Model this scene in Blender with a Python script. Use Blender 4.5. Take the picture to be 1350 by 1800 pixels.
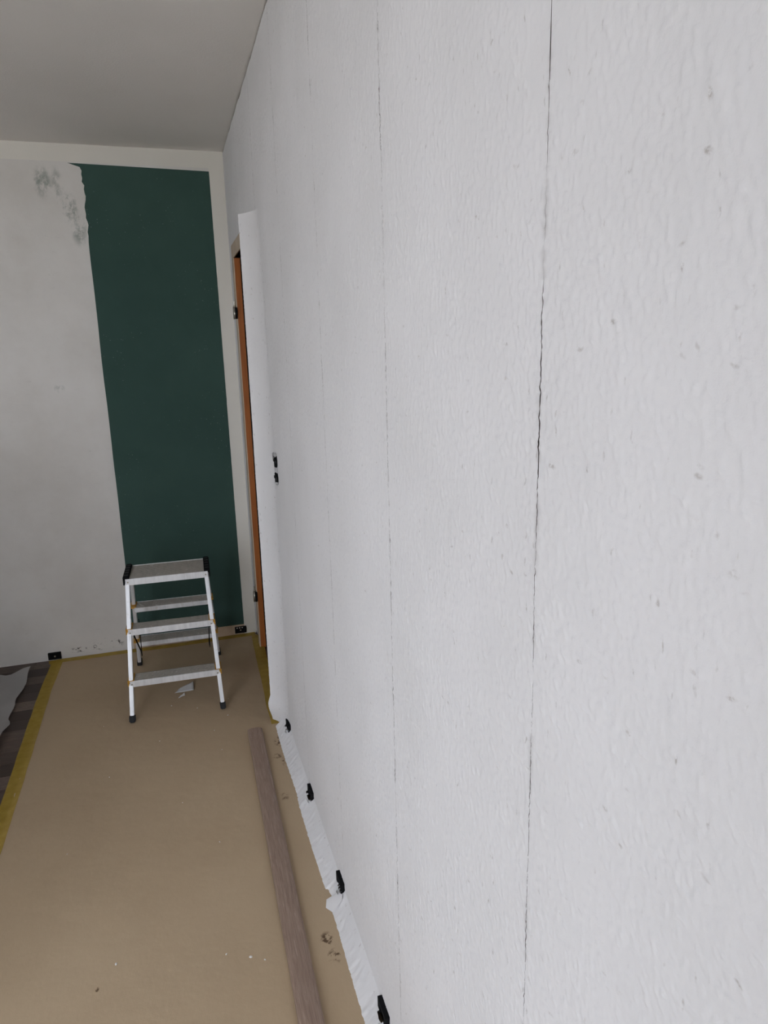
import bpy, bmesh, math, random
import numpy as np
from mathutils import Vector, Matrix, noise
random.seed(7)
for o in list(bpy.data.objects): bpy.data.objects.remove(o)
scene = bpy.context.scene
COL = scene.collection

# ------------------------------------------------------------------ camera
W, HPX, F = 1350, 1800, 1229.7
YAW, PITCH, ROLL = .2918, .2322, -.0248
CAM = Vector((-.3593, 0, 1.5616))
cd = bpy.data.cameras.new('camera'); cam = bpy.data.objects.new('camera', cd); COL.objects.link(cam)
cd.sensor_fit = 'VERTICAL'; cd.sensor_height = 36; cd.lens = F / HPX * 36; cd.clip_start = .02
_f = Vector((math.sin(YAW)*math.cos(PITCH), math.cos(YAW)*math.cos(PITCH), -math.sin(PITCH)))
_r = Vector((math.cos(YAW), -math.sin(YAW), 0)); _u = _r.cross(_f)
r_ = math.cos(ROLL)*_r + math.sin(ROLL)*_u; u_ = -math.sin(ROLL)*_r + math.cos(ROLL)*_u
M = Matrix((r_, u_, -_f)).transposed().to_4x4(); M.translation = CAM
cam.matrix_world = M
scene.camera = cam
# room: right wall x = 0, back wall y = D, camera at y = 0, window behind the camera to its left
D, H = 3.7694, 2.5
XL, YF = -3.3, -.55
WX0, WX1, WZ0, WZ1 = -2.95, -1.25, .30, 2.25       # tall window opening in the wall behind the camera, to its left
# ------------------------------------------------------------------ sky
wd = bpy.data.worlds.new('sky'); scene.world = wd; wd.use_nodes = True
wn = wd.node_tree.nodes; wl = wd.node_tree.links
bg = wn['Background']; bg.inputs['Color'].default_value = (.85, .905, 1.0, 1); bg.inputs['Strength'].default_value = 11.0
# portal: samples the sky through the window opening (gives off no light of its own)
pl = bpy.data.lights.new('window_portal', 'AREA'); pl.shape = 'RECTANGLE'; pl.size = WX1-WX0; pl.size_y = WZ1-WZ0
pl.cycles.is_portal = True
po = bpy.data.objects.new('window_portal', pl); COL.objects.link(po)
po.location = ((WX0+WX1)/2, YF-.17, (WZ0+WZ1)/2); po.rotation_euler = (math.radians(90), 0, 0)
# ------------------------------------------------------------------ exposure
vs = scene.view_settings
vs.view_transform = 'Standard'; vs.look = 'None'; vs.gamma = 1; vs.use_curve_mapping = False
vs.exposure = 0.10
scene.cycles.max_bounces = 8; scene.cycles.diffuse_bounces = 6

# ------------------------------------------------------------------ material helpers
def lin(r, g, b):
    return tuple((c/255/12.92 if c/255 <= .04045 else ((c/255+.055)/1.055)**2.4) for c in (r, g, b)) + (1,)
class G:
    """tiny node graph builder"""
    def __init__(s, name, rough=.7, spec=.3):
        s.m = bpy.data.materials.new(name); s.m.use_nodes = True
        s.nt = s.m.node_tree; s.b = s.nt.nodes['Principled BSDF']; s.out = s.nt.nodes['Material Output']
        s.b.inputs['Roughness'].default_value = rough; s.b.inputs['Specular IOR Level'].default_value = spec
    def n(s, t, **kw):
        nd = s.nt.nodes.new(t)
        for k, v in kw.items():
            if k.startswith('_'): setattr(nd, k[1:], v)
            else: s.put(nd, k, v)
        return nd
    def put(s, nd, k, v):
        k = int(k[1:]) if k[0] == 'i' and k[1:].isdigit() else k.replace('__', ' ')
        if isinstance(v, bpy.types.NodeSocket): s.nt.links.new(v, nd.inputs[k])
        else: nd.inputs[k].default_value = v
    def math(s, op, a, b=0.0, c=None):
        kw = dict(_operation=op, i0=a, i1=b)
        if c is not None: kw['i2'] = c
        return s.n('ShaderNodeMath', **kw).outputs[0]
    def pos(s, scale=(1, 1, 1), rot=(0, 0, 0)):
        t = s.n('ShaderNodeTexCoord').outputs['Object']
        return s.n('ShaderNodeMapping', i0=t, i3=scale, i2=rot).outputs[0]
    def noise(s, v, scale, detail=3, rough=.5, dist=0):
        return s.n('ShaderNodeTexNoise', Vector=v, Scale=scale, Detail=detail, Roughness=rough, Distortion=dist).outputs[0]
    def vor(s, v, scale, feat='F1', rnd=1):
        return s.n('ShaderNodeTexVoronoi', _feature=feat, Vector=v, Scale=scale, Randomness=rnd)
    def ramp(s, fac, *stops):
        r = s.n('ShaderNodeValToRGB', Fac=fac); e = r.color_ramp.elements
        e[0].position, e[0].color = stops[0]; e[1].position, e[1].color = stops[-1]
        for p, c in stops[1:-1]: x = e.new(p); x.color = c
        return r.outputs[0]
    def step(s, fac, lo, hi):
        return s.n('ShaderNodeMapRange', _interpolation_type='SMOOTHSTEP', i0=fac, i1=lo, i2=hi, i3=0.0, i4=1.0).outputs[0]
    def mix(s, fac, a, b, mode='MIX'):
        nd = s.nt.nodes.new('ShaderNodeMix'); nd.data_type = 'RGBA'; nd.blend_type = mode
        for k, v in ((0, fac), (6, a), (7, b)):
            if isinstance(v, bpy.types.NodeSocket): s.nt.links.new(v, nd.inputs[k])
            else: nd.inputs[k].default_value = v
        return nd.outputs[2]
    def col(s, c): s.put(s.b, 'Base__Color', c); return s
    def bump(s, h, strength=.5, dist=.001):
        nd = s.n('ShaderNodeBump', Strength=strength, Distance=dist, Height=h)
        s.nt.links.new(nd.outputs[0], s.b.inputs['Normal']); return s
def C(v, v2=None, v3=None): return (v, v if v2 is None else v2, v if v3 is None else v3, 1)
def plain(name, c, rough=.6, spec=.3, metal=0.0, var=.12, scale=40):
    g = G(name, rough, spec); n = g.noise(g.pos(), scale, 4)
    lo = tuple(x*(1-var) for x in c[:3])+(1,); hi = tuple(min(1, x*(1+var)) for x in c[:3])+(1,)
    g.col(g.ramp(n, (.3, lo), (.7, hi))); g.b.inputs['Metallic'].default_value = metal
    return g.m
MAT = {}
# --- wood-chip wallpaper
g = G('woodchip_wallpaper', .85, .2)
p = g.pos()
warp = g.n('ShaderNodeTexNoise', Vector=p, Scale=60.0, Detail=2.0).outputs[1]
pw = g.n('ShaderNodeVectorMath', _operation='MULTIPLY_ADD', i0=warp, i1=(.012, .012, .012), i2=p).outputs[0]
def chips(scale, stretch, rot, keep, size):
    mp = g.n('ShaderNodeMapping', i0=pw, i3=stretch, i2=rot).outputs[0]
    v = g.vor(mp, scale)
    sel = g.step(g.n('ShaderNodeSeparateColor', i0=v.outputs['Color']).outputs[0], keep, keep+.1)
    blob = g.math('SUBTRACT', 1.0, g.step(v.outputs['Distance'], size*.25, size))
    return g.math('MULTIPLY', sel, blob)
c3 = g.math('MAXIMUM', chips(44., (1, 3.0, 1.0), (-.35, 0, 0), .84, .34), chips(40., (1, 1.0, 2.4), (.5, 0, 0), .90, .32))
fine = g.noise(p, 480, 3, .6)
h = g.math('SUBTRACT', g.math('MULTIPLY', fine, .35), g.math('MULTIPLY', c3, .5))
g.bump(h, .6, .0009)
mott = g.noise(p, 3.5, 4)
base = g.ramp(mott, (.3, C(.765, .76, .77)), (.7, C(.815, .81, .825)))
pits = g.math('MULTIPLY', c3, g.math('MULTIPLY', g.step(g.noise(p, 170, 3, .7), .38, .6), .6))                       # sparse dark flecks: shade of small dents painted into the colour
base = g.mix(pits, base, C(.33, .29, .25))
at = g.n('ShaderNodeAttribute', _attribute_name='seam').outputs['Fac']
sm = g.math('MULTIPLY', g.math('POWER', at, 1.5), g.step(g.noise(g.pos((1, 0.3, 7)), 2.2, 4, .7), .46, .60))
base = g.mix(g.math('MULTIPLY', sm, .75), base, C(.16, .13, .11))  # grimy glue at the joints
g.col(base); MAT['paper'] = g.m
# --- bare wall under the paper
MAT['plaster_dark'] = plain('old_plaster', C(.12, .10, .085), .9, .1, var=.3)
# --- ceiling (painted wood-chip)
g = G('ceiling_paint', .9, .2); p = g.pos()
g.bump(g.math('ADD', g.noise(p, 220, 4, .6), g.math('MULTIPLY', g.vor(p, 130).outputs['Distance'], .6)), .5, .001)
g.col(g.ramp(g.noise(p, 2, 3), (.3, C(.80, .77, .735)), (.7, C(.84, .81, .775)))); MAT['ceiling'] = g.m
# --- back wall: filled white wall with smears and scuffs
g = G('white_filled_wall', .9, .2); p = g.pos()
sx = g.n('ShaderNodeSeparateXYZ', Vector=p); X, Z = sx.outputs[0], sx.outputs[2]
base = g.ramp(g.noise(p, 2.6, 5, .65), (.3, C(.68, .65, .61)), (.55, C(.75, .725, .69)), (.75, C(.79, .77, .74)))
def near(cx, cz, rx, rz):
    a = g.math('DIVIDE', g.math('SUBTRACT', X, cx), rx); b = g.math('DIVIDE', g.math('SUBTRACT', Z, cz), rz)
    d = g.math('SQRT', g.math('ADD', g.math('MULTIPLY', a, a), g.math('MULTIPLY', b, b)))
    return g.math('SUBTRACT', 1.0, g.step(d, .35, 1.0))
sm = None
rub = g.noise(g.pos((1, 1, .7)), 24, 5, .75)
for cx, cz, rx, rz, k in ((-.822, 2.335, .05, .085, 1), (-.762, 2.32, .035, .10, .7), (-.722, 2.225, .05, .085, 1.1), (-.69, 2.13, .045, .09, .9), (-.862, 1.40, .03, .025, .8)):
    t = g.math('MULTIPLY', near(cx, cz, rx, rz), k); sm = t if sm is None else g.math('MAXIMUM', sm, t)
smf = g.math('MULTIPLY', sm, g.step(rub, .38, .62))
base = g.mix(g.math('MULTIPLY', smf, .72), base, C(.19, .23, .20))
for cx, cz, rx, rz in ((-.831, .045, .05, .03), (-.745, .05, .05, .03), (-.93, .04, .06, .02), (-.80, .075, .02, .015)):
    f_ = g.math('MULTIPLY', near(cx, cz, rx, rz), g.step(g.noise(p, 45, 4, .7), .52, .62)); base = g.mix(f_, base, C(.12, .11, .10))
sc = g.math('MULTIPLY', g.step(g.noise(g.pos((1, 1, 3.5)), 14, 5, .8), .62, .72), .22)
base = g.mix(sc, base, C(.42, .40, .38))
band = g.math('MAXIMUM', g.math('GREATER_THAN', X, -.0725), g.math('GREATER_THAN', Z, 2.424))
base = g.mix(g.math('MULTIPLY', band, .8), base, C(.80, .77, .70))
strip = g.math('MULTIPLY', g.math('LESS_THAN', Z, .062), g.math('MULTIPLY', g.math('GREATER_THAN', X, -.66), g.math('LESS_THAN', X, -.066)))
base = g.mix(strip, base, g.ramp(g.noise(p, 12, 4), (.3, C(.50, .37, .25)), (.7, C(.62, .50, .38))))   # raw plaster where the skirting was
g.bump(g.math('ADD', g.noise(p, 160, 4, .6), g.math('MULTIPLY', g.noise(p, 18, 3), 1.5)), .35, .0012)
g.col(base); MAT['back'] = g.m
# --- green paint
g = G('dark_green_paint', .75, .15); p = g.pos()
base = g.ramp(g.noise(p, 1.8, 5, .6), (.3, C(.041, .082, .070)), (.7, C(.055, .103, .088)))
dust = g.math('MULTIPLY', g.step(g.vor(p, 60).outputs['Distance'], .13, .04), g.step(g.noise(p, 4, 3), .46, .66))
base = g.mix(g.math('MULTIPLY', dust, .5), base, C(.45, .52, .48))
g.bump(g.noise(p, 260, 4, .6), .4, .001); g.col(base); MAT['green'] = g.m
# --- kraft paper
g = G('kraft_paper', .75, .25); p = g.pos()
base = g.ramp(g.noise(p, 2.2, 4), (.3, C(.485, .37, .245)), (.7, C(.54, .42, .285)))
fib = g.noise(g.pos((14, 1, 1)), 60, 3); base = g.mix(g.math('MULTIPLY', fib, .16), base, C(.28, .19, .10))
sx = g.n('ShaderNodeSeparateXYZ', Vector=p); X, Z = sx.outputs[0], sx.outputs[1]
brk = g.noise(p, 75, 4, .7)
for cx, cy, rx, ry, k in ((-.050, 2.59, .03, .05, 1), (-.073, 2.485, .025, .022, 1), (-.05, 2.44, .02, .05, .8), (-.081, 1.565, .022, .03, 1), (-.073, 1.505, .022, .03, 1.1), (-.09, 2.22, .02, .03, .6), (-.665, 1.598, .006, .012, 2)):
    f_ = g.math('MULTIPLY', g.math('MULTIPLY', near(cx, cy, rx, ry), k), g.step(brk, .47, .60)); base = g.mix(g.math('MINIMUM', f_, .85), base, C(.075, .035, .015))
g.bump(g.math('ADD', g.noise(p, 9, 4, .5), g.math('MULTIPLY', g.noise(p, 300, 2), .04)), .35, .012); g.col(base); MAT['kraft'] = g.m
# --- laminate (one strip per object; tone from object info)
def laminate(name, pal, rndinfo=True):
    g = G(name, .45, .35)
    p = g.pos((1.5, 26, 1)); gr = g.noise(p, 6, 6, .7, 1.2)
    if rndinfo:
        r = g.n('ShaderNodeObjectInfo').outputs['Random']
        tone = g.ramp(r, (0, pal[0]), (.5, pal[1]), (1, pal[2]))
    else:
        bt = g.n('ShaderNodeTexBrick', Vector=g.pos(), Scale=1.0); bt.inputs['Brick Width'].default_value = .5; bt.inputs['Row Height'].default_value = .09
        bt.inputs['Color1'].default_value = pal[0]; bt.inputs['Color2'].default_value = pal[2]; bt.inputs['Mortar'].default_value = C(.02); bt.inputs['Mortar Size'].default_value = .0015
        tone = bt.outputs[0]
    g.col(g.mix(g.math('MULTIPLY', g.step(gr, .35, .7), .6), tone, C(.035, .022, .016), 'MIX')); return g.m
PAL = (C(.040, .025, .018), C(.085, .058, .045), C(.20, .145, .12))
MAT['plank'] = laminate('dark_laminate_strip', PAL); MAT['floor'] = laminate('dark_laminate_floor', PAL, False)
# --- skirting board: grey brown wood decor
g = G('greybrown_wood', .5, .4); p = g.pos((60, 3, 60)); gr = g.noise(p, 5, 6, .65, .6)
base = g.ramp(gr, (.3, C(.23, .155, .12)), (.55, C(.32, .23, .18)), (.75, C(.43, .33, .27)))
g.bump(gr, .15, .001); g.col(base); MAT['board'] = g.m
# --- door wood
g = G('orange_brown_wood', .4, .5); p = g.pos((30, 30, 1.2)); gr = g.noise(p, 4, 5, .6, .8)
g.col(g.ramp(gr, (.3, C(.36, .105, .022)), (.7, C(.50, .165, .040)))); MAT['doorwood'] = g.m
g = G('pale_wood_casing', .5, .4); p = g.pos((30, 2, 1.2)); gr = g.noise(p, 4, 5, .6, .8)
g.col(g.ramp(gr, (.3, C(.55, .43, .32)), (.7, C(.68, .57, .45)))); MAT['casing'] = g.m
# --- aluminium with paint and dirt
def alu(name, c, rough, spl):
    g = G(name, rough, .5); g.b.inputs['Metallic'].default_value = .55; p = g.pos()
    base = g.ramp(g.noise(g.pos((6, 1, 1)), 14, 4), (.3, tuple(x*.85 for x in c[:3])+(1,)), (.7, c))
    s_ = g.step(g.noise(p, 32, 5, .75), spl, spl+.06); base = g.mix(g.math('MULTIPLY', s_, .8), base, C(.70, .69, .66))
    g.put(g.b, 'Metallic', g.math('MULTIPLY', g.math('SUBTRACT', 1.0, s_), .3))
    g.col(base); return g.m
MAT['alu'] = alu('scuffed_aluminium', C(.86, .87, .89), .42, .60)
MAT['alu_tread'] = alu('shaded_dirty_aluminium', C(.47, .44, .395), .55, .60)  # dirty tread tops, toned darker than the lips to carry their shading
MAT['black'] = plain('black_plastic', C(.010, .010, .011), .85, .1)
MAT['foot'] = plain('black_rubber', C(.022, .023, .025), .65, .3)
MAT['yellowcap'] = plain('yellow_plastic', C(.52, .27, .035), .5, .3)
MAT['steel'] = plain('zinc_steel', C(.50, .48, .42), .35, .5, .9)
MAT['scrap'] = plain('white_scrap_paper', C(.72, .72, .72), .8, .2, var=.05)
MAT['crumb'] = plain('white_plaster', C(.72, .70, .66), .9, .1, var=.05)
MAT['white_frame'] = plain('white_upvc', C(.78, .78, .77), .35, .4, var=.03)
MAT['hall'] = plain('hall_paint', C(.78, .75, .71), .9, .2, var=.06, scale=5)
MAT['ground'] = plain('outdoor_paving', C(.50, .47, .42), .9, .1, var=.3, scale=.6)
MAT['sofa'] = plain('grey_upholstery', C(.10, .09, .085), .9, .1)
# --- yellow crepe tape, slightly see-through
g = G('yellow_masking_tape', .6, .3); p = g.pos()
g.col(g.ramp(g.noise(p, 30, 4), (.3, C(.50, .33, .035)), (.7, C(.62, .43, .07)))); g.bump(g.noise(g.pos((1, 1, 1)), 220, 2), .3, .0006)
tr = g.n('ShaderNodeBsdfTransparent'); mx = g.n('ShaderNodeMixShader', i0=.64); g.nt.links.new(tr.outputs[0], mx.inputs[1]); g.nt.links.new(g.b.outputs[0], mx.inputs[2]); g.nt.links.new(mx.outputs[0], g.out.inputs[0])
MAT['tape'] = g.m
# --- dust sheet film
g = G('milky_plastic_film', .35, .5); g.col(C(.56, .55, .545))
tr = g.n('ShaderNodeBsdfTransparent', Color=C(.92)); mx = g.n('ShaderNodeMixShader', i0=.66); g.nt.links.new(tr.outputs[0], mx.inputs[1]); g.nt.links.new(g.b.outputs[0], mx.inputs[2]); g.nt.links.new(mx.outputs[0], g.out.inputs[0])
MAT['film'] = g.m
# --- window glass
g = G('window_glass', .02, .5); tr = g.n('ShaderNodeBsdfTransparent', Color=C(.95)); gl = g.n('ShaderNodeBsdfGlossy', Roughness=.02)
mx = g.n('ShaderNodeMixShader', i0=.06); g.nt.links.new(tr.outputs[0], mx.inputs[1]); g.nt.links.new(gl.outputs[0], mx.inputs[2]); g.nt.links.new(mx.outputs[0], g.out.inputs[0])
MAT['glass'] = g.m

# ------------------------------------------------------------------ mesh helpers
def obj(name, bm, mat, parent=None, smooth=False, recalc=True):
    if recalc: bmesh.ops.recalc_face_normals(bm, faces=bm.faces)
    me = bpy.data.meshes.new(name); bm.to_mesh(me); bm.free()
    me.materials.append(MAT[mat])
    if smooth:
        for f in me.polygons: f.use_smooth = True
    o = bpy.data.objects.new(name, me); COL.objects.link(o)
    if parent is not None: o.parent = parent
    return o
def tag(o, label=None, cat=None, group=None, kind=None):
    for k, v in (('label', label), ('category', cat), ('group', group), ('kind', kind)):
        if v: o[k] = v
    return o
def empty(name, loc, rz=0):
    o = bpy.data.objects.new(name, None); COL.objects.link(o); o.location = loc; o.rotation_euler = (0, 0, rz); o.empty_display_size = .05
    return o
def box(bm, a, b, mtx=None):
    vs_ = [bm.verts.new((x, y, z)) for x in (a[0], b[0]) for y in (a[1], b[1]) for z in (a[2], b[2])]
    if mtx is not None:
        for v in vs_: v.co = mtx @ v.co
    for q in ((0, 1, 3, 2), (4, 6, 7, 5), (0, 4, 5, 1), (2, 3, 7, 6), (0, 2, 6, 4), (1, 5, 7, 3)): bm.faces.new([vs_[i] for i in q])
    return vs_
def boxes(name, mat, lst, parent=None, bev=0, mtx=None):
    bm = bmesh.new()
    for a, b in lst: box(bm, a, b, mtx)
    if bev: bmesh.ops.bevel(bm, geom=list(bm.edges), offset=bev, segments=2, affect='EDGES', profile=.6)
    return obj(name, bm, mat, parent)
def bar(bm, A, B, w, d, side=Vector((1, 0, 0))):
    """rectangular tube from A to B: w across 'side', d across the other direction"""
    A, B = Vector(A), Vector(B); ax = (B-A).normalized(); s = (side-ax*side.dot(ax)).normalized(); t = ax.cross(s)
    ring = lambda P: [bm.verts.new(P+s*i*w/2+t*j*d/2) for i, j in ((-1, -1), (1, -1), (1, 1), (-1, 1))]
    a, b = ring(A), ring(B)
    for i in range(4): bm.faces.new((a[i], a[(i+1) % 4], b[(i+1) % 4], b[i]))
    bm.faces.new(a[::-1]); bm.faces.new(b)
def grid(bm, nu, nv, fn, skip=None, lay=None):
    """fn(i,j) -> (co, seam)"""
    V = [[None]*(nv+1) for _ in range(nu+1)]
    for i in range(nu+1):
        for j in range(nv+1):
            co, sv = fn(i, j); v = bm.verts.new(co); V[i][j] = v
            if lay is not None: v[lay] = sv
    for i in range(nu):
        for j in range(nv):
            if skip and skip(V[i][j].co, V[i+1][j+1].co): continue
            bm.faces.new((V[i][j], V[i][j+1], V[i+1][j+1], V[i+1][j]))
    return V
def nz(x, y, z=0.): return noise.noise(Vector((x, y, z)))

# ------------------------------------------------------------------ setting
T = .16
DY0, DY1, DZ = 2.79, 3.55, 1.987                                   # door opening in the right wall
wr = boxes('wall_right', 'plaster_dark', [((0, YF, 0), (T, DY0, H)), ((0, DY0, DZ), (T, DY1, H)), ((0, DY1, 0), (T, D+T, H))])
tag(wr, kind='structure', label='long right wall hung with white wood-chip wallpaper strips')
wb = boxes('wall_back', 'back', [((XL-T, D, -.1), (0, D+T, H))]); tag(wb, kind='structure', label='white filled back wall with a dark green painted field')
wlft = boxes('wall_left', 'hall', [((XL-T, YF-T, -.1), (XL, D, H))]); tag(wlft, kind='structure')
wf = boxes('wall_front', 'hall', [((XL, YF-T, -.1), (WX0, YF, H)), ((WX1, YF-T, -.1), (T, YF, H)), ((WX0, YF-T, -.1), (WX1, YF, WZ0)), ((WX0, YF-T, WZ1), (WX1, YF, H))]); tag(wf, kind='structure')
ce = boxes('ceiling', 'ceiling', [((XL-T, YF-T, H), (1.6, D+T, H+.15))]); tag(ce, kind='structure', label='white painted wood-chip ceiling')
PX = -.97                                                          # laminate strips are laid left of this, the rest is under paper
fl = boxes('floor', 'floor', [((XL-T, YF-T, -.2), (PX, D, -.008)), ((PX, YF-T, -.2), (1.6, D+T, 0))]); tag(fl, kind='structure', label='dark brown laminate floor')
# laminate strips
PW, PL = .0895, .52
rows = int((D-YF)/PW)+1
bm = bmesh.new(); box(bm, (0, .0006, -.008), (PL-.0012, PW-.0006, 0))
proto = obj('plank', bm, 'plank', fl); proto_me = proto.data; first = True
for r in range(rows):
    y = D-PW*(r+1)
    off = random.uniform(0, PL)
    xs = PX-PL+0.0
    x = PX
    L = off if off > .12 else PL
    while x > -2.6:
        l = min(L, x+2.6) if x-L < -2.6 else L
        o = proto if first else proto.copy()
        if not first: COL.objects.link(o); o.parent = fl
        first = False
        o.location = (x-l, y, 0); o.scale = (l/PL, 1, 1)
        x -= l; L = PL
boxes('plank', 'floor', [((XL, YF, -.008), (-2.6, D, 0))], fl)['kind'] = 'stuff'

# green field, thin coat with a ragged left edge near its top
bm = bmesh.new()
zs = [.061+i*(2.419-.061)/150 for i in range(151)]
Lq, Rq = [], []
for z in zs:
    e = -.6545+.0025*nz(3, z*3)
    if z > 2.03:
        k = min(1, (z-2.03)/.10)
        e += k*(.015*nz(9, z*16)+.011*nz(4, z*55)+.006*nz(2, z*140)+.005)
    if z > 2.400: e -= .055*(z-2.400)/.019
    zz = z
    Lq.append((e, zz)); Rq.append((-.0665-.006*(z/2.4)+.0006*nz(1, z*30), zz))
N = 14
ft = lambda x: 2.419-.010*(x+.69)/.62                              # top edge runs very slightly down to the right
def gf(i, j):
    a, b = Lq[j], Rq[j]; t = i/N; x = a[0]*(1-t)+b[0]*t
    return Vector((x, D-.0012, min(zs[j], ft(x)))), 0
grid(bm, N, 150, gf)
gp = obj('green_paint_field', bm, 'green', wb); tag(gp, 'dark green matt paint field with ragged upper left edge')

# window behind the camera
xm = (WX0+WX1)/2; ya, yb = YF-.13, YF-.06
wi = boxes('window_1', 'white_frame', [((WX0, ya, WZ0), (WX1, yb, WZ0+.06)), ((WX0, ya, WZ1-.06), (WX1, yb, WZ1)), ((WX0, ya, WZ0), (WX0+.06, yb, WZ1)), ((WX1-.06, ya, WZ0), (WX1, yb, WZ1)), ((xm-.05, ya, WZ0), (xm+.05, yb, WZ1))])
tag(wi, kind='structure', label='white framed two-sash window')
for a, b in ((WX0+.06, xm-.05), (xm+.05, WX1-.06)):
    boxes('pane', 'glass', [((a, YF-.098, WZ0+.06), (b, YF-.092, WZ1-.06))], wi)
boxes('window_sill', 'white_frame', [((WX0-.04, YF-.06, WZ0-.03), (WX1+.04, YF+.14, WZ0))], wi, .004)
gd = boxes('ground_outside', 'ground', [((-30, -40, -3.2), (30, YF-2, -3))]); tag(gd, kind='structure')
# hallway beyond the door
hl = boxes('wall_hall', 'hall', [((1.4, 1.8, 0), (1.5, D+T, H)), ((T, D, 0), (1.4, D+T, H)), ((T, 1.7, 0), (1.5, 1.8, H))]); tag(hl, kind='structure')

# ------------------------------------------------------------------ door frame
CX = -.008
dr = boxes('door_1', 'doorwood', [((-.003, DY1-.0001, 0), (T+.01, DY1+.012, DZ+.012)), ((-.003, DY0-.012, 0), (T+.01, DY0, DZ+.012)), ((-.003, DY0, DZ), (T+.01, DY1, DZ+.012))])
tag(dr, kind='structure', label='orange brown wooden door frame without its door leaf')
def miter(name, pts, parent):
    bm = bmesh.new(); a = [bm.verts.new((CX, y, z)) for y, z in pts]; b = [bm.verts.new((.0, y, z)) for y, z in pts]
    bm.faces.new(a); bm.faces.new(b[::-1])
    for i in range(4): bm.faces.new((a[i], b[i], b[(i+1) % 4], a[(i+1) % 4]))
    return obj(name, bm, 'casing', parent)
cw = .06
miter('casing', [(DY1, 0), (DY1+cw, 0), (DY1+cw, DZ+cw), (DY1, DZ)], dr)
miter('casing', [(DY0, 0), (DY0-cw, 0), (DY0-cw, DZ+cw), (DY0, DZ)], dr)
miter('casing', [(DY0, DZ), (DY1, DZ), (DY1+cw, DZ+cw), (DY0-cw, DZ+cw)], dr)
boxes('door_stop', 'doorwood', [((.030, DY1-.012, 0), (T, DY1, DZ))], dr)
boxes('door_stop', 'doorwood', [((.030, DY0, 0), (T, DY0+.012, DZ))], dr)
boxes('door_stop', 'doorwood', [((.030, DY0, DZ-.012), (T, DY1, DZ))], dr)
boxes('rubber_seal', 'black', [((.024, DY1-.010, 0), (.030, DY1, DZ))], dr)
for zc in (1.735, .292):
    bm = bmesh.new()
    bmesh.ops.create_cone(bm, cap_ends=True, segments=14, radius1=.0075, radius2=.0075, depth=.055, matrix=Matrix.Translation((CX-.009, DY1+.004, zc)))
    bmesh.ops.create_cone(bm, cap_ends=True, segments=14, radius1=.0075, radius2=.002, depth=.012, matrix=Matrix.Translation((CX-.009, DY1+.004, zc+.0335)))
    hg = obj('hinge', bm, 'steel', dr, True)
    hg['label'] = 'bare steel hinge pin'
    boxes('hinge_gap_dark', 'black', [((CX-.006, DY1-.012, zc-.026), (CX+.002, DY1+.004, zc+.026))], hg)  # black box painting in the shade of the gap beside the hinge
    bm = bmesh.new(); bmesh.ops.create_cone(bm, cap_ends=True, segments=10, radius1=.003, radius2=.003, depth=.02, matrix=Matrix.Translation((CX-.009, DY1+.004, zc+.046)))
    obj('pin', bm, 'steel', hg)

# ------------------------------------------------------------------ wallpaper strips
clips_y = [2.62, 2.15, 1.705, 1.275]
for y in (.84, .40, -.05): clips_y.append(y)
CZ = .045                                                         # crease height
def gap(seed, z, amt): 
    n = nz(seed*7.3, z*5.0)+.6*nz(seed*3.1+5, z*21)
    return max(0.0, amt*(.55+n))
# wood-chip relief as a height field over the wall (1.6 mm cells)
HY0, HC = -.6, .0016
_ny, _nz = 2800, 1600
_rng = np.random.default_rng(5)
def band(sy, sz, tilt=0.0):
    """smooth random field with feature sizes sy, sz (metres)"""
    w = np.fft.rfft2(_rng.standard_normal((_ny, _nz)))
    ky = np.fft.fftfreq(_ny, HC)[:, None]; kz = np.fft.rfftfreq(_nz, HC)[None, :]
    a = ky*math.cos(tilt)+kz*math.sin(tilt); b = -ky*math.sin(tilt)+kz*math.cos(tilt)
    f = np.fft.irfft2(w*np.exp(-2*((math.pi*a*sy)**2+(math.pi*b*sz)**2)/2.5), (_ny, _nz)); return f/f.std()
def sst(x, lo, hi): t = np.clip((x-lo)/(hi-lo), 0, 1); return t*t*(3-2*t)
REL = .00080*sst(band(.0022, .0029, .2), .25, 1.4)+.00064*sst(band(.0034, .0021, .5), .6, 1.6)+.00056*sst(band(.0025, .0042, -.5), .8, 1.7)
REL += .00010*band(.0022, .0022)+.00022*band(.05, .07)+.00030*band(.20, .30)
def relief(y, z):
    fy = np.clip((y-HY0)/HC, 0, _ny-1.001); fz = np.clip(z/HC, 0, _nz-1.001)
    iy = fy.astype(int); iz = fz.astype(int); ty = fy-iy; tz = fz-iz
    return (REL[iy, iz]*(1-ty)+REL[iy+1, iz]*ty)*(1-tz)+(REL[iy, iz+1]*(1-ty)+REL[iy+1, iz+1]*ty)*tz
def hole_mask(y, z):
    m = np.zeros(y.shape, bool)
    for cy in clips_y: m |= ((y-cy)/.034)**2+((z-.040)/.0165)**2 < 1+.25*np.sin(y*170+z*260)
    return m
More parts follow.
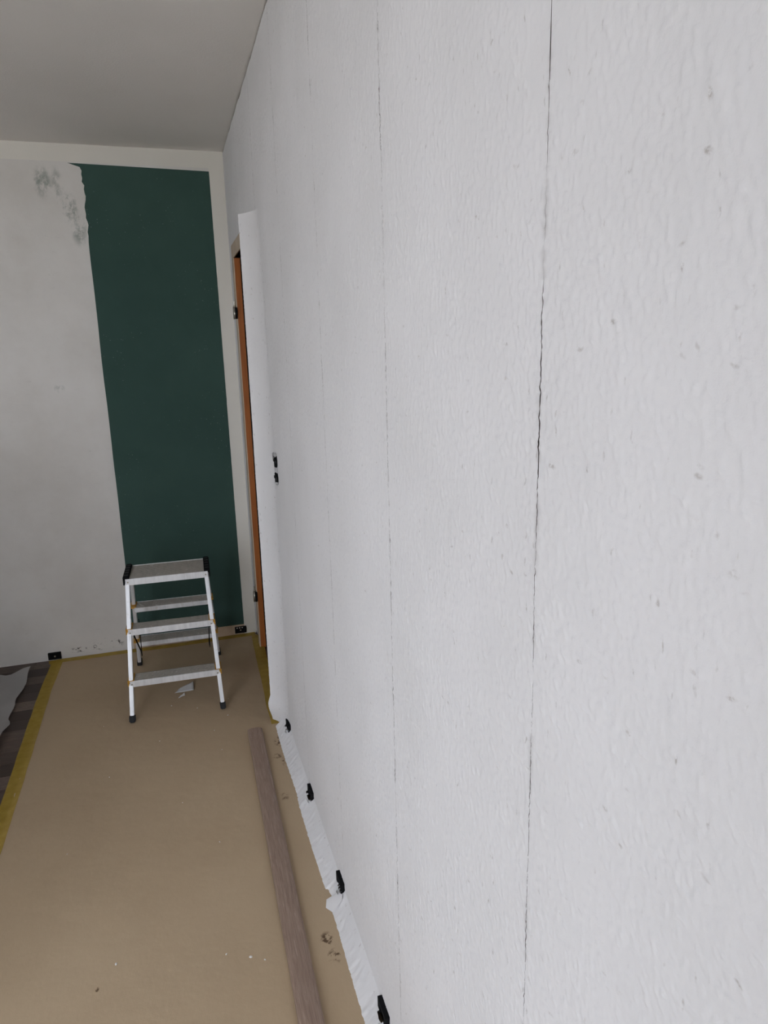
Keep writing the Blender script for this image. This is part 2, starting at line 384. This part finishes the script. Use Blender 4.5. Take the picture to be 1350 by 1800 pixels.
class Sheet:
    """collects point grids of one piece of paper into one mesh"""
    def __init__(s): s.v, s.f, s.s, s.n = [], [], [], 0
    def grid(s, X_, Y_, Z_, seam=None, skip=None):
        nu, nv = X_.shape
        s.v.append(np.stack([X_, Y_, Z_], -1).reshape(-1, 3)); s.s.append((np.zeros(X_.shape) if seam is None else seam*np.ones(X_.shape)).ravel())
        idx = s.n+np.arange(nu*nv).reshape(nu, nv)
        q = np.stack([idx[:-1, :-1], idx[:-1, 1:], idx[1:, 1:], idx[1:, :-1]], -1)
        if skip is not None: q = q[~skip]
        s.f.append(q.reshape(-1, 4)); s.n += nu*nv
    def build(s, name='wallpaper_strip'):
        V = np.concatenate(s.v).astype(np.float32); Fc = np.concatenate(s.f).astype(np.int32); me = bpy.data.meshes.new(name)
        me.vertices.add(len(V)); me.vertices.foreach_set('co', V.ravel())
        me.loops.add(Fc.size); me.loops.foreach_set('vertex_index', Fc.ravel())
        me.polygons.add(len(Fc)); me.polygons.foreach_set('loop_start', np.arange(0, Fc.size, 4, dtype=np.int32))
        at = me.attributes.new('seam', 'FLOAT', 'POINT'); at.data.foreach_set('value', np.concatenate(s.s).astype(np.float32))
        me.update(calc_edges=True); me.validate(); me.polygons.foreach_set('use_smooth', np.ones(len(Fc), bool)); me.materials.append(MAT['paper'])
        o = bpy.data.objects.new(name, me); COL.objects.link(o); o.parent = wr; return o
def mid4(A): return (A[:-1, :-1]+A[1:, 1:])/2
EDG = [0, .0012, .003, .006]
def ycols(y0, y1, st, right=True):
    m = np.linspace(y0+.009, y1-(.009 if right else 0), max(3, int((y1-y0)/st)))
    return np.concatenate([[y0+e for e in EDG], m, [y1-e for e in EDG][::-1] if right else []])
def panel(sh, seed, ys, z0, zt, g0, g1, mul, st, right=True):
    """zt: array of top heights per column"""
    t = np.linspace(0, 1, max(4, int((zt.max()-z0)/st)))
    Z_ = z0+(zt[:, None]-z0)*t[None, :]; Y_ = np.repeat(ys[:, None], len(t), 1)
    zr = Z_[len(ys)//2]
    ga = np.array([gap(seed, z, g0) for z in zr]); gb = np.array([gap(seed+1, z, g1) for z in zr])
    seam = np.zeros((len(ys), 1))
    for k in range(4):
        Y_[k] += ga*(1, 1, .6, .2)[k]; seam[k] = max(0, 1-EDG[k]/.008)*mul
        if right: Y_[-1-k] -= gb*(1, 1, .6, .2)[k]; seam[-1-k] = max(0, 1-EDG[k]/.008)*mul
    X_ = -.0011-np.clip(relief(Y_, Z_)+.0002, 0, .005)
    if z0 == CZ: k_ = np.clip((CZ+.03-Z_)/.03, 0, 1); X_ = X_*(1-k_)-.0024*k_
    cy, cz = mid4(Y_), mid4(Z_)
    sh.grid(X_, Y_, Z_, seam, hole_mask(cy, cz) & (cz < .09))
def skirt(sh, seed, ya_, yb_):
    """surplus paper below the crease, bent out on to the floor"""
    nr = 10; fy = np.linspace(ya_, yb_, int((yb_-ya_)/.0028)); X_ = np.zeros((len(fy), nr+1)); Z_ = X_.copy(); Y_ = np.repeat(fy[:, None], nr+1, 1)
    for i, y in enumerate(fy):
        reach = .047+.006*nz(y*2.2, seed)+.0022*nz(y*60, 3)+.0012*nz(y*190, 5)
        if .0 < 1.742-y < .07: reach -= .013*(1-abs((1.742-y)-.035)/.035*.4)    # torn tongue beside a clip
        for j in range(nr+1):
            t = j/nr; x = -.0022-reach*t; z = CZ-(CZ-.0018)*(t**.82); w = math.sin(math.pi*min(1, t))
            z += w*(.0030*nz(y*75+t*3, t*2.0)+.0018*nz(y*150+t*9, t*3)+.0022*nz(y*16, t*1.5, 3)); x += w*.0022*nz(y*70, t*4, 9)
            for cy in clips_y:
                d = abs(y-cy)
                if d < .07: z += .004*w*(1-d/.07); x -= .004*w*(1-d/.07)
            X_[i, j] = x; Z_[i, j] = max(z, .0016)
    cy, cz = mid4(Y_), mid4(Z_)
    sh.grid(X_, Y_, Z_, None, hole_mask(cy, cz) & (cz > .0335))
def tops(ys, seed): return np.array([H-.002-.007*max(0, nz(y*9, seed)+.25)-.003*max(0, nz(y*60, seed)) for y in ys])
def strip(seed, y0, y1, g0, g1, zb=None, mul=1.0, st=.003):
    sh = Sheet(); ys = ycols(y0, y1, st)
    panel(sh, seed, ys, CZ if zb is None else zb, tops(ys, seed), g0, g1, mul, st*1.15)
    if zb is None: skirt(sh, seed, y0, y1)
    return sh.build()
S = [-.545, -.405, .114, .634, 1.159, 1.675, 2.195, 2.706, 3.236, D-.003]
for k in range(5):
    strip(k+3, S[k], S[k+1], {3: .0008, 4: .0006}.get(k, .0003), {2: .0008, 3: .0006}.get(k, .0003), mul={2: .5, 3: .5, 4: .5}.get(k, .4), st=.012 if k < 2 else .0024)
strip(8, S[5], S[6], .0003, .0003, mul=.4, st=.0026)
# strip beside the door: flat above the frame, bowing out into the room below its cut
ya, ZC = 2.60, 2.042
sh = Sheet(); ys = ycols(S[6], ya+.006, .0026, False)
panel(sh, 9, ys, CZ, tops(ys, 9), .0003, 0, .4, .0035, False)
ys = np.linspace(ya, S[7]-.001, 30); zz = np.linspace(ZC, H-.004, 130)
Y_, Z_ = np.meshgrid(ys, zz, indexing='ij'); sh.grid(-.0011-np.clip(relief(Y_, Z_)+.0002, 0, .005), Y_, Z_)
tt = np.linspace(0, 1, 60); zz = np.linspace(.012, ZC, 580); T_, Z_ = np.meshgrid(tt, zz, indexing='ij')
st_ = .045*np.clip((Z_-1.3)/.75, 0, 1)**2+.05*np.clip((.6-Z_)/.6, 0, 1)**2          # the bend starts further on at top and bottom
s_ = np.clip((T_-st_*3)/(1-st_*3), 0, 1)
Y_ = ya+.165*T_-.012*s_**4
X_ = -.0011-np.clip(relief(Y_, Z_)*(1-.45*T_)+.0006, 0, .004)-.056*s_**1.75
q_ = np.clip((.13-Z_)/.13, 0, 1); X_ -= T_*(.010*np.sin(q_*math.pi*1.5)+.006*q_*q_); Y_ = Y_+.006*q_*T_
cy, cz = mid4(Y_), mid4(Z_); sh.grid(X_, Y_, Z_, None, hole_mask(cy, cz) & (cz < .07))
skirt(sh, 9, S[6], 2.715)
so = sh.build(); so['label'] = 'wallpaper strip whose loose edge bows out beside the door frame'
strip(10, S[7], S[8], .0002, .0002, 2.0475, .4)
strip(11, S[8], S[9], .0002, .001, 2.0475, .4)
# sliver of paper between casing and corner
Y_, Z_ = np.meshgrid(np.linspace(DY1+cw+.002, D-.003, 30), np.linspace(.02, 2.047, 300), indexing='ij'); sh = Sheet(); sh.grid(-.0011-np.clip(relief(Y_, Z_)+.0002, 0, .005), Y_, Z_); sh.build()
# torn tongues at the clip holes
def tongue(P, name='torn_tongue'):
    bm = bmesh.new(); vs_ = [bm.verts.new(q) for q in P]
    cen = sum((v.co for v in vs_), Vector())/len(vs_)+Vector((-.002, 0, .001)); c = bm.verts.new(cen); c.co = cen
    for i in range(len(vs_)): bm.faces.new((vs_[i], vs_[(i+1) % len(vs_)], c))
    return obj(name, bm, 'paper', wr, True)
for cy in clips_y[:5]:
    s = random.uniform(.9, 1.15)
    tongue([(-.012, cy-.036*s, .046), (-.016, cy-.020, .030), (-.021, cy-.026, .036), (-.020, cy-.044*s, .050)])
    tongue([(-.018, cy-.030*s, .024), (-.022, cy-.004, .022), (-.026, cy-.010, .034), (-.024, cy-.030*s, .036)])
tongue([(-.012, 1.668, .040), (-.020, 1.690, .030), (-.052, 1.700, .006), (-.060, 1.672, .004), (-.046, 1.648, .006), (-.016, 1.650, .036)])

# ------------------------------------------------------------------ skirting clips
def clip(loc, rz, label, group):
    t = empty('skirting_clip', loc, rz)                             # local: wall behind +y, length along x
    boxes('base_plate', 'black', [((-.031, -.004, 0), (.031, 0, .040))], t, .0008)
    boxes('jaw', 'black', [((-.031, -.013, .030), (.031, -.004, .040)), ((-.031, -.013, .004), (-.018, -.004, .030)), ((.018, -.013, .004), (.031, -.004, .030))], t)
    bm = bmesh.new(); bmesh.ops.create_cone(bm, cap_ends=True, segments=12, radius1=.0045, radius2=.004, depth=.003, matrix=Matrix.Translation((0, -.0055, .018)) @ Matrix.Rotation(math.pi/2, 4, 'X'))
    obj('screw', bm, 'steel', t)
    tag(t, label, 'clip', group); return t
for i, cy in enumerate(clips_y[:5]):
    t = clip((0, cy, .024), math.pi/2*3, None, 'skirting clips along the papered wall')
    t['label'] = ['black skirting clip poking through the wallpaper just below the light switch', 'black skirting clip in torn wallpaper, second from the door frame', 'black skirting clip beside the folded torn tongue of wallpaper', 'black skirting clip in torn wallpaper, fourth from the door frame', 'black skirting clip in torn wallpaper, fifth from the door frame'][i]
clip((-1.05, D, .004), 0, 'black skirting clip on the white wall at the corner of the floor paper', 'skirting clips along the back wall')
t = clip((-.088, D, .010), 0, 'black skirting clip on raw plaster below the green paint', 'skirting clips along the back wall')
bm = bmesh.new()
for q in range(6): box(bm, (-.022+q*.007, -.0134, .033+.003*(q % 2)), (-.016+q*.007, -.013, .036+.002*((q+1) % 2)))
obj('paint_smear', bm, 'crumb', t)

# ------------------------------------------------------------------ light switch inserts in the torn paper
t = empty('light_switch', (-.0005, 2.548, 1.133)); tag(t, 'uncovered black light switch inserts in cut wallpaper beside the door', 'light switch')
for k, dz in enumerate((.029, -.034)):
    bm = bmesh.new(); bmesh.ops.create_cone(bm, cap_ends=True, segments=20, radius1=.027, radius2=.025, depth=.007, matrix=Matrix.Translation((-.0025, 0, dz)) @ Matrix.Rotation(math.pi/2, 4, 'Y'))
    ins = obj('switch_insert', bm, 'black', t)
    boxes('rocker', 'black', [((-.0085, -.010, dz-.022), (-.004, .012, dz+.018))], t, .001)
    for y_ in (-.026, .026): boxes('claw', 'foot', [((-.009, y_-.004, dz-.004), (-.005, y_+.004, dz+.006))], t)
def shred(P):
    bm = bmesh.new(); bm.faces.new([bm.verts.new(q) for q in P]); bmesh.ops.solidify(bm, geom=list(bm.faces), thickness=.0006); return obj('paper_shred', bm, 'paper', t)
shred([(-.003, -.034, .055), (-.003, .0, .062), (-.010, .006, .052), (-.009, -.022, .046)])
shred([(-.003, -.034, .010), (-.003, -.030, -.012), (-.012, -.008, -.008), (-.011, -.006, .008)])
shred([(-.003, .034, .030), (-.003, .034, .060), (-.012, .022, .056), (-.011, .02, .032)])
shred([(-.003, -.034, -.045), (-.003, -.01, -.064), (-.012, .002, -.056), (-.010, -.014, -.046)])

# ------------------------------------------------------------------ floor paper and tape
bm = bmesh.new()
x0, x1, y0, y1 = -1.028, -.004, YF+.12, D-.022
def kp(i, j):
    x = x0+(x1-x0)*i/44; y = y0+(y1-y0)*j/150
    ed = min(1, (x-x0)/.12, (y1-y)/.12, (x1-x)/.05); ed = max(0, ed)
    z = .0014+ed*.0022*(1+nz(x*2.3, y*1.7))+ed*.0012*max(0, nz(x*6+y, y*4, 3))
    return Vector((x, y, z)), 0
grid(bm, 44, 150, kp)
kr = obj('floor_paper', bm, 'kraft', None, True); tag(kr, 'brown kraft masking paper covering the floor along the wallpapered wall', 'floor paper')
def tape(pts, w, label, wob=.002, z=.0052, zf=None):
    """ribbon along pts (list of xy) of width w"""
    bm = bmesh.new(); P = [Vector(q) for q in pts]; out = []
    for a, b in zip(P[:-1], P[1:]):
        n = max(2, int((b-a).length/.02)); out += [a+(b-a)*k/n for k in range(n)]
    out.append(P[-1]); prev = None
    for k, q in enumerate(out):
        d = (out[min(k+1, len(out)-1)]-out[max(k-1, 0)]).normalized(); s = Vector((-d.y, d.x))
        row = []
        for e in (-.5, -.17, .17, .5):
            c = q+s*(w*e+wob*nz(q.x*9+e*5, q.y*9)); zz = (z if zf is None else zf(c.x, c.y))+.0006*(.5+nz(c.x*30, c.y*30)); row.append(bm.verts.new((c.x, c.y, zz)))
        if prev:
            for m in range(3): bm.faces.new((prev[m], prev[m+1], row[m+1], row[m]))
        prev = row
    o = obj('masking_tape', bm, 'tape', None, True); tag(o, label, 'tape', 'yellow masking tape around the floor paper'); return o
ztp = lambda x, y: .0034 if x > x0+.004 else .0012
tape([(-1.036, 3.74), (-1.045, 3.40), (-1.043, 3.1), (-1.036, 2.6), (-1.034, 2.0), (-1.035, 1.0), (-1.036, -.4)], .055, 'long yellow masking tape between the brown floor paper and the dark laminate', zf=ztp)
tape([(-1.075, 3.728), (-1.03, 3.738), (-.70, 3.738), (-.47, 3.733), (-.16, 3.742), (-.01, 3.745)], .046, 'yellow masking tape holding the floor paper along the back wall', z=.0046)
tape([(-.006, 3.72), (-.018, 3.4), (-.026, 3.1), (-.036, 2.88), (-.036, 2.73)], .055, 'yellow masking tape on the floor at the doorway', z=.0052)

# ------------------------------------------------------------------ skirting board lying on the paper
prof = [(-.030, 0), (-.030, .011), (-.0285, .0145), (-.024, .0170), (-.012, .0188), (.002, .0190), (.016, .0180), (.025, .0155), (.0295, .0110), (.030, 0)]
bm = bmesh.new(); Lb = 2.4; prev = None
for k in range(13):
    ring = [bm.verts.new((x, -Lb*k/12, z)) for x, z in prof]
    if prev:
        for m in range(len(prof)): bm.faces.new((prev[m], ring[m], ring[(m+1) % len(prof)], prev[(m+1) % len(prof)]))
    else: bm.faces.new(ring)
    prev = ring
bm.faces.new(prev[::-1])
sb = obj('skirting_board', bm, 'board', None, False)
sb.location = (-.1385, 2.69, .0066); sb.rotation_euler = (0, 0, -.0225)
tag(sb, 'grey brown wood-grain skirting board lying loose on the floor paper', 'skirting board')

# ------------------------------------------------------------------ step ladder
LX, LYc = -.4335, 3.222
lad = empty('step_ladder', (LX, LYc, .0045), math.radians(-1.6)); tag(lad, 'scuffed aluminium double-sided step ladder with three treads in front of the green field', 'step ladder')
HT = .592
def leg(sx, sy):
    top = Vector((sx*.168, sy*.085, HT-.012)); bot = Vector((sx*(.191 if sy < 0 else .196), sy*(.268 if sy < 0 else .312), .026))
    bm = bmesh.new(); bar(bm, bot, top, .0170, .034)
    bmesh.ops.bevel(bm, geom=list(bm.edges), offset=.002, segments=2, affect='EDGES')
    l = obj('leg', bm, 'alu', lad)
    d = (bot-top).normalized(); bm = bmesh.new(); bar(bm, bot+d*.028, bot-d*.004, .0245, .040); bmesh.ops.bevel(bm, geom=list(bm.edges), offset=.004, segments=3, affect='EDGES')
    f = obj('foot', bm, 'foot', l)
    zmin = min(v.co.z for v in f.data.vertices)
    for v in f.data.vertices:
        if v.co.z < .004: v.co.z = 0.0
    return l
for sx in (-1, 1):
    for sy in (-1, 1): leg(sx, sy)
def xat(sy, z):   # half width and depth of the frame at height z
    t = (z-.026)/(HT-.012-.026); e = .191 if sy < 0 else .196; b = .268 if sy < 0 else .312
    return e+(.168-e)*t, b+(.085-b)*t
for sy in (-1, 1):
    for z in (.172, .382):
        w, dp = xat(sy, z-.01)
        yf = sy*(dp+.020); yb = sy*(dp-.062); a, b = min(yf, yb), max(yf, yb)
        tr = boxes('tread', 'alu_tread', [((-w+.006, a, z-.004), (w-.006, b, z))], lad, .001)
        e0 = yf; e1 = yf-sy*.004
        boxes('tread_lip', 'alu', [((-w-.004, min(e0, e1)-.0005, z-.026), (w+.004, max(e0, e1)+.0005, z+.0015)), ((-w+.006, min(yb, yb+sy*.004), z-.024), (w-.006, max(yb, yb+sy*.004), z-.0005))], tr, .001)
        bm = bmesh.new()
        for k in range(7):
            yy_ = a+.010+k*(b-a-.02)/6; box(bm, (-w+.012, yy_-.0022, z), (w-.012, yy_+.0022, z+.0014))
        obj('tread_ribs', bm, 'alu_tread', tr)
        for sx in (-1, 1):
            x_in, x_out = sx*(w-.014), sx*(w+.0135)
            cap = boxes('end_cap', 'yellowcap', [((min(x_in, x_out), a+.002, z-.004), (max(x_in, x_out), b, z+.003)), ((min(sx*(w+.004), x_out), min(yf-sy*.03, yf-sy*.002), z-.022), (max(sx*(w+.004), x_out), max(yf-sy*.03, yf-sy*.002), z))], tr, .001)
            bm = bmesh.new(); bmesh.ops.create_cone(bm, cap_ends=True, segments=10, radius1=.004, radius2=.003, depth=.002, matrix=Matrix.Translation((sx*(w-.004), yf+sy*.0012, z-.014)) @ Matrix.Rotation(math.pi/2, 4, 'X'))
            obj('rivet', bm, 'steel', tr)
# platform
pf = boxes('platform', 'alu_tread', [((-.166, -.094, HT-.004), (.166, .094, HT))], lad, .001)
bm = bmesh.new()
for k in range(15): yy_ = -.084+k*.012; box(bm, (-.160, yy_-.003, HT), (.160, yy_+.003, HT+.0014))
obj('tread_ribs', bm, 'alu_tread', pf)
boxes('apron', 'alu', [((-.176, -.107, HT-.028), (.176, -.1025, HT+.001))], pf, .001)
boxes('apron', 'alu', [((-.176, .1025, HT-.028), (.176, .107, HT+.001))], pf, .001)
for s in (-1, 1):
    bm = bmesh.new(); xa, xb = s*.160, s*.186
    box(bm, (min(xa, xb), -.104, HT-.006), (max(xa, xb), .104, HT+.010)); box(bm, (min(s*.180, xb), -.104, HT-.030), (max(s*.180, xb), .104, HT+.004))
    bmesh.ops.bevel(bm, geom=list(bm.edges), offset=.003, segments=2, affect='EDGES')
    ec = obj('platform_end_cap', bm, 'black', pf); 
    bm = bmesh.new()
    for k in range(5): box(bm, (s*.173-.009, -.085+k*.038, HT+.009), (s*.173+.009, -.085+k*.038+.018, HT+.0115))
    obj('grip_rib', bm, 'foot', ec)
    for sy in (-1, 1):
        bm = bmesh.new(); bmesh.ops.create_cone(bm, cap_ends=True, segments=10, radius1=.004, radius2=.003, depth=.003, matrix=Matrix.Translation((s*.166, sy*.108, HT-.014)) @ Matrix.Rotation(math.pi/2, 4, 'X'))
        obj('rivet', bm, 'steel', pf)
# spreader straps between the frames
for s in (-1, 1):
    w, d0 = xat(-1, .36); w2, d1 = xat(1, .30)
    bm = bmesh.new(); pts = [Vector((s*(w-.016), -d0+.02, .34)), Vector((s*(w-.022), .02, .20)), Vector((s*(w-.020), .07, .155)), Vector((s*(w2-.018), d1-.03, .30))]
    for a, b in zip(pts[:-1], pts[1:]): bar(bm, a, b, .003, .009)
    obj('strap', bm, 'black', lad)

# ------------------------------------------------------------------ small litter on the paper
def scrap(pts, label, loc, rz):
    bm = bmesh.new(); n = 6
    (a, b, c, d) = [Vector(q) for q in pts]
    grid(bm, n, n, lambda i, j: ((a*(1-i/n)+b*(i/n))*(1-j/n)+(d*(1-i/n)+c*(i/n))*(j/n)+Vector((0, 0, .004*max(0, nz(i*.6, j*.6, loc[0]*50)))), 0))
    o = obj('paper_scrap', bm, 'scrap', None, True); bmesh_mod = o.modifiers.new('thick', 'SOLIDIFY'); bmesh_mod.thickness = .0005
    o.location = loc; o.rotation_euler = (0, 0, rz); tag(o, label, 'paper scrap'); return o
scrap([(-.055, -.02, 0), (.03, -.035, .001), (.045, .03, .014), (-.02, .02, .002)], 'white torn paper scrap under the lowest tread of the ladder', (-.405, 3.19, .0052), .2)
scrap([(-.018, -.006, 0), (.016, .0, .001), (.02, .012, .009), (-.004, .004, .004)], 'small curled white paper shaving in front of the ladder scrap', (-.425, 3.115, .0055), .3)
bm = bmesh.new(); bmesh.ops.create_icosphere(bm, subdivisions=1, radius=.003)
for v in bm.verts: v.co *= 1+.45*nz(v.co.x*900, v.co.y*900, v.co.z*900)
c0 = obj('plaster_crumb', bm, 'crumb'); tag(c0, 'tiny white plaster crumb lying on the brown floor paper', 'crumb', 'plaster crumbs on the floor paper')
spots = [(-.623, 1.66, 1.2), (-.284, 1.571, 1.3), (-.345, 1.60, .8), (-.33, 2.05, .7), (-.44, 2.30, .6), (-.70, 2.55, .8), (-.52, 2.75, .7), (-.235, 2.87, 1.0), (-.30, 2.76, .8), (-.22, 3.02, .7), (-.47, 3.04, 1.0), (-.36, 2.98, .8), (-.80, 2.15, .6), (-.25, 1.55, .8), (-.28, 2.60, .7), (-.75, 2.95, .6)]
for i, (x, y, s) in enumerate(spots):
    o = c0 if i == 0 else c0.copy()
    if i: COL.objects.link(o)
    o.location = (x, y, .0062); o.scale = (s, s*1.3, s*.7); o.rotation_euler = (0, 0, i*1.3)

# ------------------------------------------------------------------ plastic dust sheet; its unseen hollow mound is added to shade the left floor
bm = bmesh.new()
def sheet(i, j):
    u = -1.0+1.87*i/64; v = -2.15+2.97*j/90
    d = math.hypot(max(0, abs(u+.05)-.50), max(0, abs(v+.65)-1.17))
    z = 1.3+.02*nz(u*4, v*4)+.012*nz(u*11, v*11)
    if d > 0: z *= max(0, 1-d/.21)**.8
    fl_ = .006+.03*max(0, nz(u*5, v*5, 2)+.15)+.02*max(0, nz(u*13, v*13, 7))
    return Vector((u+.035*nz(u*7, v*7, 5), v+.05*nz(u*6, v*6, 11), max(z, fl_))), 0
grid(bm, 64, 90, sheet)
ds = obj('dust_sheet', bm, 'film', None, True); ds.location = (-2.02, 2.84, 0); tag(ds, 'crumpled milky plastic dust sheet trailing on the dark laminate, its unseen mound added for shade', 'dust sheet')
